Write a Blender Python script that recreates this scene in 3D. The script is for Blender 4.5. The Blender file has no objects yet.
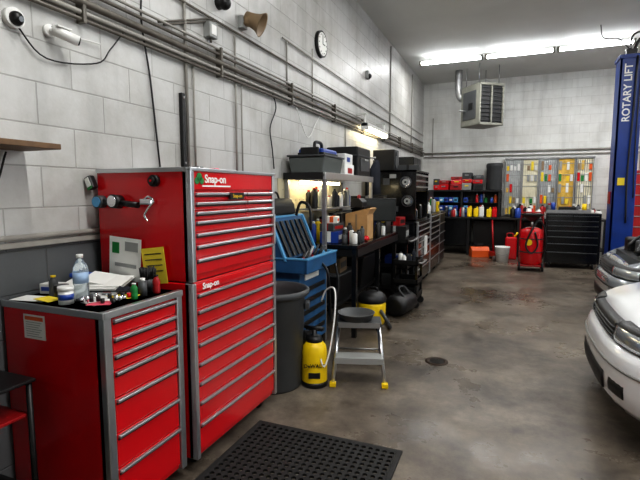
import bpy,bmesh,math,random
from mathutils import Vector,Matrix
random.seed(7)
def L(c): 
    c/=255.0
    return c/12.92 if c<=.04045 else ((c+.055)/1.055)**2.4
def RGB(r,g,b): return (L(r),L(g),L(b),1)
def mat(name,col,rough=.5,metal=0,noise=0,nscale=6,bump=0,emit=0,coat=0,trans=0,dark=None):
    m=bpy.data.materials.new(name); m.use_nodes=True
    nt=m.node_tree; p=nt.nodes['Principled BSDF']
    c=RGB(*col)
    p.inputs['Base Color'].default_value=c
    p.inputs['Roughness'].default_value=rough
    p.inputs['Metallic'].default_value=metal
    p.inputs['Coat Weight'].default_value=coat
    p.inputs['Coat Roughness'].default_value=.08
    p.inputs['Transmission Weight'].default_value=trans
    if emit:
        p.inputs['Emission Color'].default_value=c
        p.inputs['Emission Strength'].default_value=emit
    if noise or bump:
        tc=nt.nodes.new('ShaderNodeTexCoord'); n=nt.nodes.new('ShaderNodeTexNoise')
        n.inputs['Scale'].default_value=nscale; n.inputs['Detail'].default_value=5
        nt.links.new(tc.outputs['Object'],n.inputs['Vector'])
        if noise:
            r=nt.nodes.new('ShaderNodeMapRange')
            r.inputs[1].default_value=.35; r.inputs[2].default_value=.7
            mx=nt.nodes.new('ShaderNodeMix'); mx.data_type='RGBA'
            nt.links.new(n.outputs['Fac'],r.inputs[0]); nt.links.new(r.outputs[0],mx.inputs[0])
            mx.inputs[6].default_value=c
            k=1-noise
            mx.inputs[7].default_value=RGB(*dark) if dark else (c[0]*k,c[1]*k,c[2]*k,1)
            nt.links.new(mx.outputs[2],p.inputs['Base Color'])
        if bump:
            bp=nt.nodes.new('ShaderNodeBump'); bp.inputs['Strength'].default_value=bump
            bp.inputs['Distance'].default_value=.01
            nt.links.new(n.outputs['Fac'],bp.inputs['Height']); nt.links.new(bp.outputs[0],p.inputs['Normal'])
    return m
RED=mat('red_enamel',(208,12,24),.25,0,.1,3,coat=.5)
REDD=mat('red_paint',(165,20,24),.4,0,.2,6)
SILV=mat('aluminium_trim',(205,207,210),.28,.9)
STEEL=mat('galvanised_steel',(165,165,165),.4,.7,.2,20)
CHROME=mat('chrome',(225,225,228),.1,1)
BLK=mat('black_plastic',(18,18,19),.45)
BLKG=mat('black_enamel',(16,17,19),.25,0,.2,4,coat=.3)
RUB=mat('black_rubber',(22,22,22),.7,0,.3,14,.2)
DGR=mat('grey_plastic',(70,72,74),.5,0,.15,8)
GRY=mat('light_grey_plastic',(150,152,150),.5)
BLUE=mat('blue_machine_paint',(38,92,138),.45,0,.35,5)
BLUEL=mat('blue_machine_edge',(80,148,192),.4)
LIFTB=mat('lift_blue',(16,56,136),.35,0,.25,4)
YEL=mat('yellow_plastic',(242,205,10),.4,0,.1,6)
WHT=mat('white_plastic',(225,225,222),.4)
PAPER=mat('paper',(232,232,228),.8)
YPAP=mat('yellow_paper',(235,210,60),.8)
WOOD=mat('shelf_wood',(112,84,56),.6,0,.4,12)
CARD=mat('cardboard',(186,146,98),.8,0,.2,10)
TAN=mat('tan_plastic',(140,118,90),.5)
CARW=mat('white_car_paint',(236,238,240),.15,0,coat=1)
CARS=mat('silver_car_paint',(172,178,184),.2,.5,coat=1)
GLASS=mat('dark_glass',(22,28,32),.05,0,coat=1)
LAMP=mat('headlamp_lens',(190,196,200),.08,.6,coat=1)
AMB=mat('amber_lens',(230,120,20),.2)
GRN=mat('green_plastic',(20,120,54),.5)
BBIN=mat('blue_plastic',(30,66,150),.4)
ORG=mat('orange_plastic',(215,90,28),.45)
CLEAR=mat('clear_bottle',(225,235,240),.1,0,trans=.85)
PINK=mat('pink_label',(220,90,110),.6)
GOLD=mat('cream_pegboard',(225,214,180),.7,0,.15,5)
TUBE=mat('fluorescent_tube',(250,252,255),.5,emit=26)
TUBEW=mat('fluorescent_tube_warm',(255,240,200),.5,emit=22)
FIXT=mat('fixture_white',(215,215,212),.5)
WCOND=mat('painted_conduit',(160,157,150),.5,0,.2,8)
PIPE=mat('grimy_conduit',(108,103,95),.5,.2,.3,8)
HEAT=mat('heater_grey',(132,132,122),.5,0,.25,6)
CLOTH=mat('dark_cloth',(30,34,44),.9,0,.3,10)

class B:
    def __init__(s,name):
        s.name=name; s.bm=bmesh.new(); s.mats=[]; s.M=Matrix.Identity(4)
    def at(s,x=0,y=0,z=0,rz=0,rx=0,ry=0):
        s.M=Matrix.Translation((x,y,z))@Matrix.Rotation(math.radians(rz),4,'Z')@Matrix.Rotation(math.radians(ry),4,'Y')@Matrix.Rotation(math.radians(rx),4,'X'); return s
    def mi(s,m):
        if m not in s.mats: s.mats.append(m)
        return s.mats.index(m)
    def add(s,t,m,smooth=False):
        i=s.mi(m)
        bmesh.ops.recalc_face_normals(t,faces=t.faces[:])
        for f in t.faces: f.material_index=i; f.smooth=smooth
        t.transform(s.M)
        me=bpy.data.meshes.new('t'); t.to_mesh(me); t.free(); s.bm.from_mesh(me); bpy.data.meshes.remove(me)
    def box(s,x0,x1,y0,y1,z0,z1,m,bev=0,seg=2):
        t=bmesh.new(); bmesh.ops.create_cube(t,size=1)
        for v in t.verts:
            v.co=Vector(((x0+x1)/2+v.co.x*(x1-x0),(y0+y1)/2+v.co.y*(y1-y0),(z0+z1)/2+v.co.z*(z1-z0)))
        if bev: bmesh.ops.bevel(t,geom=t.edges[:],offset=bev,segments=seg,affect='EDGES',profile=.5)
        s.add(t,m)
    def cyl(s,p1,p2,r,m,r2=None,seg=20,smooth=True):
        p1=Vector(p1);p2=Vector(p2);d=p2-p1
        t=bmesh.new(); bmesh.ops.create_cone(t,cap_ends=True,segments=seg,radius1=r,radius2=r if r2 is None else r2,depth=d.length)
        q=Vector((0,0,1)).rotation_difference(d.normalized()).to_matrix().to_4x4()
        t.transform(Matrix.Translation((p1+p2)/2)@q)
        s.add(t,m,False)
        if smooth:
            s.bm.faces.ensure_lookup_table()
            for f in s.bm.faces[-(seg+2):]:
                if len(f.verts)==4: f.smooth=True
    def sph(s,c,r,m,sx=1,sy=1,sz=1,seg=16):
        t=bmesh.new(); bmesh.ops.create_uvsphere(t,u_segments=seg,v_segments=seg//2,radius=r)
        for v in t.verts: v.co=Vector((c[0]+v.co.x*sx,c[1]+v.co.y*sy,c[2]+v.co.z*sz))
        s.add(t,m,True)
    def loft(s,rings,m,smooth=True,caps=True,closed=True):
        t=bmesh.new(); R=[[t.verts.new(p) for p in r] for r in rings]
        n=len(R[0])
        for a,b in zip(R,R[1:]):
            for i in range(n if closed else n-1):
                j=(i+1)%n
                try: t.faces.new((a[i],a[j],b[j],b[i]))
                except ValueError: pass
        if caps and closed:
            t.faces.new(R[0]); t.faces.new(R[-1][::-1])
        s.add(t,m,smooth)
    def lathe(s,prof,c,m,seg=28,smooth=True):
        s.loft([[(c[0]+max(r,.0004)*math.cos(2*math.pi*i/seg),c[1]+max(r,.0004)*math.sin(2*math.pi*i/seg),c[2]+z) for i in range(seg)] for r,z in prof],m,smooth)
    def prism(s,pts,ax,a0,a1,m,bev=0):
        def P(p,a):
            return (a,p[0],p[1]) if ax=='x' else ((p[0],a,p[1]) if ax=='y' else (p[0],p[1],a))
        t=bmesh.new(); A=[t.verts.new(P(p,a0)) for p in pts]; C=[t.verts.new(P(p,a1)) for p in pts]
        t.faces.new(A); t.faces.new(C[::-1]); n=len(pts)
        for i in range(n): t.faces.new((A[i],A[(i+1)%n],C[(i+1)%n],C[i]))
        if bev: bmesh.ops.bevel(t,geom=t.edges[:],offset=bev,segments=2,affect='EDGES',profile=.5)
        s.add(t,m)
    def tube(s,pts,r,m,seg=8,smooth=True,sub=6):
        P=[Vector(p) for p in pts]
        if smooth and len(P)>2:
            Q=[]
            E=[P[0]*2-P[1]]+P+[P[-1]*2-P[-2]]
            for i in range(1,len(E)-2):
                for k in range(sub):
                    u=k/sub;a,b,c,d=E[i-1],E[i],E[i+1],E[i+2]
                    Q.append(.5*((2*b)+(c-a)*u+(2*a-5*b+4*c-d)*u*u+(3*b-a-3*c+d)*u**3))
            Q.append(P[-1]); P=Q
        rings=[]; up=None
        for i,p in enumerate(P):
            tg=(P[min(i+1,len(P)-1)]-P[max(i-1,0)]).normalized()
            if up is None:
                up=tg.orthogonal().normalized()
            up=(up-tg*up.dot(tg)).normalized(); w=tg.cross(up)
            rings.append([p+(up*math.cos(2*math.pi*k/seg)+w*math.sin(2*math.pi*k/seg))*r for k in range(seg)])
        s.loft(rings,m)
    def text(s,body,size,m,o,face='x',rot=0,ext=.001,bold=False):
        cu=bpy.data.curves.new('t','FONT'); cu.body=body; cu.size=size; cu.extrude=ext; cu.align_x='CENTER'; cu.align_y='CENTER'
        if bold: cu.offset=size*.02
        ob=bpy.data.objects.new('t',cu); bpy.context.scene.collection.objects.link(ob)
        dg=bpy.context.evaluated_depsgraph_get(); me=bpy.data.meshes.new_from_object(ob.evaluated_get(dg))
        bpy.data.objects.remove(ob); bpy.data.curves.remove(cu)
        if face=='x': R=Matrix(((0,0,1),(1,0,0),(0,1,0))).to_4x4()
        else: R=Matrix(((1,0,0),(0,0,-1),(0,1,0))).to_4x4()
        t=bmesh.new(); t.from_mesh(me); bpy.data.meshes.remove(me)
        t.transform(Matrix.Translation(o)@R@Matrix.Rotation(math.radians(rot),4,'Z'))
        s.add(t,m)
    def done(s):
        me=bpy.data.meshes.new(s.name); s.bm.to_mesh(me); s.bm.free()
        for m in s.mats: me.materials.append(m)
        ob=bpy.data.objects.new(s.name,me); bpy.context.scene.collection.objects.link(ob); return ob

# ---------------- ROOM ----------------
XW=-2.15; YB=12.2; ZC=4.21; XR=6.8; YF=-2.5
def blockmat(name,ax,base,low,split,dirt,mort=.8):
    m=bpy.data.materials.new(name); m.use_nodes=True; nt=m.node_tree; N=nt.nodes.new; K=nt.links.new
    p=nt.nodes['Principled BSDF']; p.inputs['Roughness'].default_value=.42
    g=N('ShaderNodeNewGeometry'); sp=N('ShaderNodeSeparateXYZ'); K(g.outputs['Position'],sp.inputs[0])
    cb=N('ShaderNodeCombineXYZ'); K(sp.outputs['Y' if ax=='x' else 'X'],cb.inputs[0]); K(sp.outputs['Z'],cb.inputs[1])
    br=N('ShaderNodeTexBrick'); br.inputs['Scale'].default_value=1; br.inputs['Brick Width'].default_value=.4; br.inputs['Row Height'].default_value=.203
    br.inputs['Mortar Size'].default_value=.005; br.inputs['Mortar Smooth'].default_value=.6; br.offset=.5
    br.inputs['Color1'].default_value=(1,1,1,1);br.inputs['Color2'].default_value=(.93,.93,.925,1);br.inputs['Mortar'].default_value=(mort,mort*.99,mort*.97,1)
    K(cb.outputs[0],br.inputs['Vector'])
    n=N('ShaderNodeTexNoise'); n.inputs['Scale'].default_value=1.3; n.inputs['Detail'].default_value=8; n.inputs['Roughness'].default_value=.68; K(g.outputs['Position'],n.inputs['Vector'])
    mr=N('ShaderNodeMapRange'); mr.inputs[1].default_value=.42;mr.inputs[2].default_value=.72; K(n.outputs['Fac'],mr.inputs[0])
    vm=N('ShaderNodeVectorMath'); vm.operation='MULTIPLY'; K(g.outputs['Position'],vm.inputs[0]); vm.inputs[1].default_value=(5,5,.5)
    ns=N('ShaderNodeTexNoise'); ns.inputs['Scale'].default_value=1.2; ns.inputs['Detail'].default_value=5; K(vm.outputs[0],ns.inputs['Vector'])
    ms=N('ShaderNodeMapRange'); ms.inputs[1].default_value=.5;ms.inputs[2].default_value=.75;ms.inputs[3].default_value=1;ms.inputs[4].default_value=.84; K(ns.outputs['Fac'],ms.inputs[0])
    lo=N('ShaderNodeMath'); lo.operation='LESS_THAN'; K(sp.outputs['Z'],lo.inputs[0]); lo.inputs[1].default_value=split
    m1=N('ShaderNodeMix'); m1.data_type='RGBA'; K(lo.outputs[0],m1.inputs[0]); m1.inputs[6].default_value=RGB(*base); m1.inputs[7].default_value=RGB(*low)
    m2=N('ShaderNodeMix'); m2.data_type='RGBA'; K(mr.outputs[0],m2.inputs[0]); K(m1.outputs[2],m2.inputs[6]); m2.inputs[7].default_value=RGB(*dirt)
    m2b=N('ShaderNodeMix'); m2b.data_type='RGBA'; K(lo.outputs[0],m2b.inputs[0]); K(m2.outputs[2],m2b.inputs[6]); K(m1.outputs[2],m2b.inputs[7])
    ml=N('ShaderNodeMix'); ml.data_type='RGBA'; ml.blend_type='MULTIPLY'; ml.inputs[0].default_value=1; K(m2b.outputs[2],ml.inputs[6]); K(br.outputs['Color'],ml.inputs[7])
    mk=N('ShaderNodeMix'); mk.data_type='RGBA'; mk.blend_type='MULTIPLY'; mk.inputs[0].default_value=1; K(ml.outputs[2],mk.inputs[6]); K(ms.outputs[0],mk.inputs[7])
    K(mk.outputs[2],p.inputs['Base Color'])
    n2=N('ShaderNodeTexNoise'); n2.inputs['Scale'].default_value=45; n2.inputs['Detail'].default_value=4; K(g.outputs['Position'],n2.inputs['Vector'])
    h=N('ShaderNodeMath'); h.operation='MULTIPLY_ADD'; K(n2.outputs['Fac'],h.inputs[0]); h.inputs[1].default_value=.25
    iv=N('ShaderNodeMath'); iv.operation='SUBTRACT'; iv.inputs[0].default_value=1; K(br.outputs['Fac'],iv.inputs[1]); K(iv.outputs[0],h.inputs[2])
    bp=N('ShaderNodeBump'); bp.inputs['Strength'].default_value=.5; bp.inputs['Distance'].default_value=.006; K(h.outputs[0],bp.inputs['Height']); K(bp.outputs[0],p.inputs['Normal'])
    return m
WL=blockmat('painted_block_left','x',(196,196,194),(92,95,97),1.24,(164,162,156),.72)
WB=blockmat('painted_block_back','y',(222,223,220),(190,190,184),1.1,(200,199,194),.82)
def floormat():
    m=bpy.data.materials.new('stained_concrete'); m.use_nodes=True; nt=m.node_tree; N=nt.nodes.new; K=nt.links.new
    p=nt.nodes['Principled BSDF']; g=N('ShaderNodeNewGeometry'); p.inputs['Specular IOR Level'].default_value=.45
    def noise(s,d,r=.6,dist=0):
        n=N('ShaderNodeTexNoise'); n.inputs['Scale'].default_value=s; n.inputs['Detail'].default_value=d; n.inputs['Roughness'].default_value=r; n.inputs['Distortion'].default_value=dist
        K(g.outputs['Position'],n.inputs['Vector']); return n
    a=noise(1.2,10,.74,.1); b=noise(14,8,.75); c=noise(.8,7,.68); d=noise(2.6,6,.6,.3)
    r1=N('ShaderNodeValToRGB'); K(a.outputs['Fac'],r1.inputs[0])
    e=r1.color_ramp.elements; e[0].position=.34; e[0].color=RGB(52,46,40); e[1].position=.66; e[1].color=RGB(132,123,110)
    x=r1.color_ramp.elements.new(.45); x.color=RGB(86,78,69)
    x=r1.color_ramp.elements.new(.54); x.color=RGB(107,98,87)
    r2=N('ShaderNodeMapRange'); K(b.outputs['Fac'],r2.inputs[0]); r2.inputs[1].default_value=.3;r2.inputs[2].default_value=.7;r2.inputs[3].default_value=.75;r2.inputs[4].default_value=1.12
    ml=N('ShaderNodeMix'); ml.data_type='RGBA'; ml.blend_type='MULTIPLY'; ml.inputs[0].default_value=1; K(r1.outputs[0],ml.inputs[6]); K(r2.outputs[0],ml.inputs[7])
    rs=N('ShaderNodeMapRange'); K(d.outputs['Fac'],rs.inputs[0]); rs.inputs[1].default_value=.60;rs.inputs[2].default_value=.70;rs.inputs[3].default_value=1;rs.inputs[4].default_value=.5
    m2=N('ShaderNodeMix'); m2.data_type='RGBA'; m2.blend_type='MULTIPLY'; m2.inputs[0].default_value=1; K(ml.outputs[2],m2.inputs[6]); K(rs.outputs[0],m2.inputs[7]); K(m2.outputs[2],p.inputs['Base Color'])
    r3=N('ShaderNodeMapRange'); K(c.outputs['Fac'],r3.inputs[0]); r3.inputs[1].default_value=.4;r3.inputs[2].default_value=.62;r3.inputs[3].default_value=.24;r3.inputs[4].default_value=.52; K(r3.outputs[0],p.inputs['Roughness'])
    bp=N('ShaderNodeBump'); bp.inputs['Strength'].default_value=.3; bp.inputs['Distance'].default_value=.003; K(b.outputs['Fac'],bp.inputs['Height']); K(bp.outputs[0],p.inputs['Normal'])
    return m
FLOOR=floormat()
CEIL=mat('ceiling_paint',(212,213,210),.7,0,.08,1.5)
b=B('floor'); b.box(XW-.2,XR+.2,YF-.2,YB+.2,-.2,0,FLOOR); b.done()
b=B('ceiling'); b.box(XW-.2,XR+.2,YF-.2,YB+.2,ZC,ZC+.2,CEIL); b.done()
b=B('wall_left'); b.box(XW-.2,XW,YF-.2,YB+.2,0,ZC,WL); b.done()
b=B('wall_back'); b.box(XW,XR,YB,YB+.2,0,ZC,WB); b.done()
b=B('wall_front'); b.box(XW,XR,YF-.2,YF,0,ZC,WB); b.done()
b=B('wall_right')
b.box(XR,XR+.2,YF,1.6,0,ZC,WL);b.box(XR,XR+.2,5.0,5.5,0,ZC,WL);b.box(XR,XR+.2,8.9,YB,0,ZC,WL)
b.box(XR,XR+.2,1.6,5.0,3.4,ZC,WL);b.box(XR,XR+.2,5.5,8.9,3.4,ZC,WL); b.done()
b=B('driveway_ground'); b.box(XR+.2,20,-8,18,-.2,-.02,mat('asphalt',(120,118,114),.9,0,.3,4)); b.done()
b=B('trim_1'); b.box(XW,XW+.02,YF,4.0,1.235,1.262,WCOND,.003)
b.cyl((XW+.02,YF,1.285),(XW+.02,4.0,1.285),.013,WCOND); b.done()

# ------- wall conduits -------
b=B('trim_2')
for z,r,m,off in ((2.40,.011,PIPE,.03),(2.435,.014,WCOND,.03),(2.485,.021,PIPE,.04),(2.55,.011,PIPE,.03),(2.59,.009,WCOND,.03)):
    b.cyl((XW+off,YF+.1,z),(XW+off,YB-.07,z),r,m,seg=12)
b.cyl((XW+.02,2.25,2.80),(XW+.02,YB-.07,2.74),.009,PIPE,seg=8)
b.cyl((XW+.02,4.2,3.0),(XW+.02,YB-.07,2.92),.008,WCOND,seg=8)
y=.6
while y<12:
    b.box(XW+.001,XW+.055,y,y+.02,2.38,2.60,PIPE); y+=1.25
for yy,z0,z1,m,r in ((2.72,1.64,ZC-.02,WCOND,.012),(2.80,1.64,2.4,WCOND,.008),(3.35,1.62,2.77,WCOND,.009),(3.44,1.62,2.4,WCOND,.007),(4.3,2.55,3.0,WCOND,.009),(4.95,2.4,3.1,WCOND,.008),(6.1,2.0,2.4,WCOND,.01),(8.6,2.5,4.15,WCOND,.012),(10.6,2.4,4.1,WCOND,.012)):
    b.cyl((XW+.016,yy,z0),(XW+.016,yy,z1),r,m,seg=10)
for y0 in (2.45,2.5):
    b.cyl((XW+.02,y0,2.58),(XW+.02,y0+.6,2.80),.007,PIPE,seg=8)
b.done()
b=B('trim_3')
for z,r in ((2.37,.015),(2.47,.022)):
    b.cyl((XW+.05,YB-.035,z),(XR-.1,YB-.035,z),r,WCOND,seg=10)
b.cyl((XW+.25,YB-.03,3.35),(XW+.25,YB-.03,2.4),.012,WCOND); b.cyl((2.6,YB-.03,4.15),(2.6,YB-.03,1.3),.014,WCOND); b.box(2.52,2.68,YB-.08,YB-.002,1.3,1.6,GRY,.005)
b.done()
def cable(name,pts,r=.006,m=BLK):
    c=B(name); c.tube(pts,r,m); c.done()
X=XW+.02
cable('hanging_cable',[(X,2.22,ZC-.01),(X,2.24,3.3),(X,2.38,3.0),(X,2.30,2.6),(X,2.36,2.2),(X,2.42,1.66)],.006)
cable('hanging_cable',[(X,3.98,2.44),(X,4.05,2.3),(X,3.93,2.1),(X,3.97,1.9),(X,4.0,1.72)],.006)
cable('hanging_cable',[(X,4.5,2.4),(X+.02,4.75,2.1),(X,5.05,2.3),(X,5.2,2.42)],.005,WHT)
cable('hanging_cable',[(X,1.15,1.69),(X,1.25,1.5),(X+.01,1.35,1.52),(X,1.42,1.68)],.005)
cable('camera_cable',[(X,1.5,2.27),(X,1.65,2.15),(X,1.95,2.2),(X,2.05,2.3),(X,2.15,2.42)],.004)
cable('camera_cable',[(X,1.74,2.27),(X,1.85,2.3),(X,1.98,2.31)],.004,WHT)

b=B('dome_security_camera'); b.cyl((XW,1.50,2.29),(XW+.03,1.50,2.29),.045,WHT,seg=24); b.sph((XW+.034,1.50,2.285),.032,BLK); b.cyl((XW+.056,1.5,2.28),(XW+.07,1.5,2.278),.012,GLASS); b.done()
b=B('bullet_security_camera'); b.cyl((XW,1.68,2.29),(XW+.02,1.68,2.29),.03,WHT); b.cyl((XW+.02,1.68,2.29),(XW+.06,1.70,2.27),.011,WHT)
b.cyl((XW+.055,1.66,2.285),(XW+.115,1.76,2.25),.025,WHT); b.cyl((XW+.113,1.757,2.251),(XW+.118,1.765,2.249),.02,BLK); b.box(XW+.05,XW+.1,1.66,1.74,2.295,2.303,WHT,.003); b.done()
b=B('horn_speaker'); b.box(XW,XW+.05,3.42,3.5,2.85,2.95,GRY,.005); b.cyl((XW+.04,3.46,2.92),(XW+.1,3.5,2.91),.045,TAN)
b.M=Matrix.Translation((XW+.08,3.49,2.93))@Matrix.Rotation(math.radians(115),4,Vector((-.3,1,0)))
b.lathe([(.05,-.04),(.055,0),(.06,.03),(.07,.07),(.095,.11),(.1,.115),(.09,.11),(.05,.05),(.02,.04)],(0,0,0),TAN); b.done()
b=B('round_security_camera'); b.cyl((XW,3.15,2.95),(XW+.05,3.15,2.95),.05,BLK); b.sph((XW+.06,3.15,2.94),.05,BLK); b.done()
b=B('analog_clock'); b.cyl((XW,5.2,3.22),(XW+.04,5.2,3.22),.15,BLK,seg=36); b.cyl((XW+.04,5.2,3.22),(XW+.043,5.2,3.22),.13,PAPER,seg=36)
b.box(XW+.043,XW+.047,5.195,5.205,3.22,3.32,BLK); b.box(XW+.043,XW+.047,5.2,5.27,3.215,3.225,BLK)
for i in range(12):
    a=i*math.pi/6; b.box(XW+.042,XW+.046,5.2+.11*math.sin(a)-.004,5.2+.11*math.sin(a)+.004,3.22+.11*math.cos(a)-.008,3.22+.11*math.cos(a)+.008,BLK)
b.done()
b=B('electrical_junction_box'); b.box(XW,XW+.06,2.95,3.05,2.64,2.75,GRY,.006); b.box(XW+.06,XW+.064,2.97,3.03,2.66,2.73,WHT); b.cyl((XW+.03,3,2.61),(XW+.03,3,2.64),.01,PIPE); b.done()
b=B('motion_sensor'); b.box(XW,XW+.05,7.05,7.15,3.24,3.36,GRY,.01); b.sph((XW+.05,7.1,3.28),.04,BLK); b.done()
b=B('mounting_bar'); b.box(XW,XW+.03,2.65,2.685,1.64,2.18,BLK,.005); b.cyl((XW+.03,2.667,2.15),(XW+.035,2.667,2.15),.008,STEEL);b.cyl((XW+.03,2.667,1.7),(XW+.035,2.667,1.7),.008,STEEL); b.done()
b=B('wooden_shelf'); b.box(XW,XW+.25,.7,1.52,1.69,1.715,WOOD,.003)
b.prism([(XW,1.53),(XW+.02,1.53),(XW+.2,1.68),(XW+.2,1.69),(XW,1.69)],'y',.9,.92,STEEL)
b.box(XW,XW+.02,.7,1.1,1.62,1.69,WOOD); b.done()

# ------- ceiling lights -------
def tubes(name,x0,y,z,n,L_=1.22,power=28):
    for i in range(n):
        b=B(name); xa=x0+i*1.25
        b.box(xa,xa+L_,y-.03,y+.03,z+.025,z+.065,FIXT,.008)
        for e in (xa+.2,xa+L_-.2): b.cyl((e,y,z+.06),(e,y,ZC),.006,FIXT)
        for dy in (-.035,.035): b.cyl((xa+.03,y+dy,z),(xa+L_-.03,y+dy,z),.015,TUBE,seg=12)
        for e in (xa,xa+L_-.04): b.box(e,e+.04,y-.06,y+.06,z-.03,z+.05,HEAT,.004)
        b.done()
        l=bpy.data.lights.new('ceiling_lamp','AREA'); l.shape='RECTANGLE'; l.size=L_; l.size_y=.06; l.energy=power; l.color=(1,.985,.95)
        o=bpy.data.objects.new('ceiling_lamp_light',l); bpy.context.scene.collection.objects.link(o); o.location=(xa+L_/2,y,z-.02)
tubes('ceiling_fluorescent_light',-1.82,9.75,4.08,5,power=24)
tubes('ceiling_fluorescent_light',-1.2,5.6,4.06,5,power=19)  # unseen row over the middle bay, added to light the room
tubes('ceiling_fluorescent_light',-1.2,1.4,4.06,4,power=34)  # unseen row near the camera, added to light the foreground
b=B('side_fluorescent_light'); b.box(XW,XW+.16,6.6,6.66,2.62,2.64,FIXT); b.box(XW,XW+.16,7.7,7.76,2.62,2.64,FIXT); b.box(XW+.12,XW+.14,6.6,6.66,2.5,2.63,FIXT); b.box(XW+.12,XW+.14,7.7,7.76,2.5,2.63,FIXT)
b.box(XW+.08,XW+.18,6.6,7.8,2.455,2.51,FIXT,.005); b.cyl((XW+.11,6.63,2.43),(XW+.11,7.77,2.43),.018,TUBEW); b.cyl((XW+.16,6.63,2.43),(XW+.16,7.77,2.43),.018,TUBEW)
for yy in (6.6,7.76): b.box(XW+.08,XW+.19,yy,yy+.04,2.4,2.5,FIXT)
b.done()

# ------- tool cabinets -------
def cabinet(b,w,d,z0,z1,rows,body,face,pull,post=None,header=.0,pt=.03,gap=.006,ph=.015):
    b.box(-d,0,0,w,z0,z1,body,.006)
    ze=z1-header-.012; zb=z0+.03; H=ze-zb; tot=sum(r[0] for r in rows); z=ze
    ya=pt+.004; yb=w-pt-.004
    if post:
        for yy in (0,w-pt): b.box(-.03,.024,yy,yy+pt,z0,z1,post,.005)
    if header: b.box(0,.018,ya,yb,z1-header,z1-.006,face,.004)
    for fr,c in rows:
        h=H*fr/tot; cols=c if isinstance(c,tuple) else tuple([1/c]*c)
        y=ya
        for k in cols:
            ww=(yb-ya)*k
            b.box(0,.018,y+gap/2,y+ww-gap/2,z-h+gap,z,face,.004)
            b.box(.014,.034,y+gap,y+ww-gap,z-ph-.003,z-.003,pull,.004)
            b.box(.014,.024,y+gap,y+ww-gap,z-ph-.011,z-ph-.004,BLK)  # black strip under the pull, drawn in place of its shadow
            y+=ww
        z-=h
def casters(b,w,d,z0,r=.04):
    for x in (-.08,-d+.08):
        for y in (.1,w-.1):
            b.cyl((x,y-.015,r),(x,y+.015,r),r,RUB); b.box(x-.03,x+.03,y-.03,y+.03,r*1.5,z0+.01,STEEL)

b=B('red_roller_tool_cabinet'); b.at(-1.50,1.885,0)
cabinet(b,.90,.61,.08,1.03,[(.10,1),(.1,1),(.1,1),(.12,1),(.12,1),(.12,1),(.14,1),(.18,1)],RED,RED,SILV,SILV,.045)
casters(b,.9,.61,.08,.04)
b.text('Snap-on',.045,PAPER,(.0195,.16,1.002),'x',bold=True)
b.box(-.58,-.02,.02,.88,1.03,1.033,BLK); b.done()
b=B('red_top_tool_chest'); b.at(-1.50,1.89,0)
cabinet(b,.89,.605,1.036,1.615,[(.055,(.6,.4)),(.055,(.6,.4)),(.055,(.6,.4)),(.07,1),(.07,1),(.08,1),(.1,1)],RED,RED,SILV,SILV,.105)
b.text('Snap-on',.06,PAPER,(.0195,.22,1.565),'x',bold=True)
b.box(.018,.021,.10,.36,1.525,1.533,PAPER)
b.box(.030,.040,.33,.47,1.455,1.495,BLK)
b.text('Snap-on',.03,mat('gold_letter',(230,190,60),.4),(.0415,.40,1.475),'x')
b.cyl((.018,.075,1.575),(.022,.075,1.575),.022,GRN,seg=8); b.cyl((.018,.055,1.555),(.022,.055,1.555),.018,GRN,seg=8); b.cyl((.018,.095,1.555),(.022,.095,1.555),.018,GRN,seg=8)
b.box(-.605,.0,-.006,.0,1.60,1.622,SILV); b.box(-.02,.026,0,.89,1.603,1.622,SILV,.003); b.box(-.605,-.59,-.004,.89,1.6,1.622,SILV)
b.box(-.57,-.03,.02,.87,1.6151,1.618,BLK)
b.box(.02,.045,.84,.86,1.15,1.35,SILV,.004)
b.done()
b=B('red_end_tool_cabinet'); b.at(-1.545,1.365,0)
cabinet(b,.49,.60,.06,1.0,[(.085,1),(.08,1),(.08,1),(.13,1),(.17,1),(.17,1),(.22,1)],RED,RED,SILV,SILV,.02,.04)
casters(b,.49,.60,.06,.03)
b.box(-.60,.02,0,.49,.985,1.0,BLKG,.003); b.box(-.60,.026,-.006,.004,.975,1.006,SILV,.003); b.box(.0,.03,0,.49,.975,1.006,SILV,.003)
b.box(-.46,-.325,-.0025,0,.845,.955,PAPER); b.box(-.45,-.335,-.004,-.0025,.93,.947,ORG)
for i in range(7): b.box(-.445,-.345-.01*(i%3),-.0035,-.0025,.919-.0105*i,.9215-.0105*i,GRY)
b.done()

b=B('magnetic_work_light')
b.cyl((-2.06,1.884,1.445),(-2.06,1.84,1.445),.034,DGR,seg=24); b.cyl((-2.06,1.84,1.445),(-2.06,1.835,1.445),.028,BLUEL)
b.box(-2.045,-1.96,1.85,1.884,1.43,1.46,BLK,.006)
b.cyl((-1.94,1.884,1.445),(-1.94,1.83,1.45),.036,BLK,seg=24); b.cyl((-1.94,1.83,1.45),(-1.94,1.826,1.45),.03,CHROME)
b.cyl((-1.91,1.86,1.44),(-1.79,1.86,1.43),.016,BLK)
b.done()
b=B('coiled_key_hook'); b.tube([(-1.74,1.85,1.46),(-1.70,1.84,1.475),(-1.67,1.84,1.45),(-1.7,1.84,1.42),(-1.73,1.84,1.38),(-1.71,1.84,1.35)],.006,CHROME); b.box(-1.77,-1.69,1.842,1.884,1.43,1.465,CHROME,.01); b.done()
b=B('black_magnet_knob'); b.cyl((-1.69,1.884,1.555),(-1.69,1.86,1.555),.03,BLK,seg=24); b.cyl((-1.69,1.86,1.555),(-1.69,1.845,1.555),.02,BLK,seg=24); b.cyl((-1.69,1.845,1.555),(-1.69,1.843,1.555),.007,RED); b.done()
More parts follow.
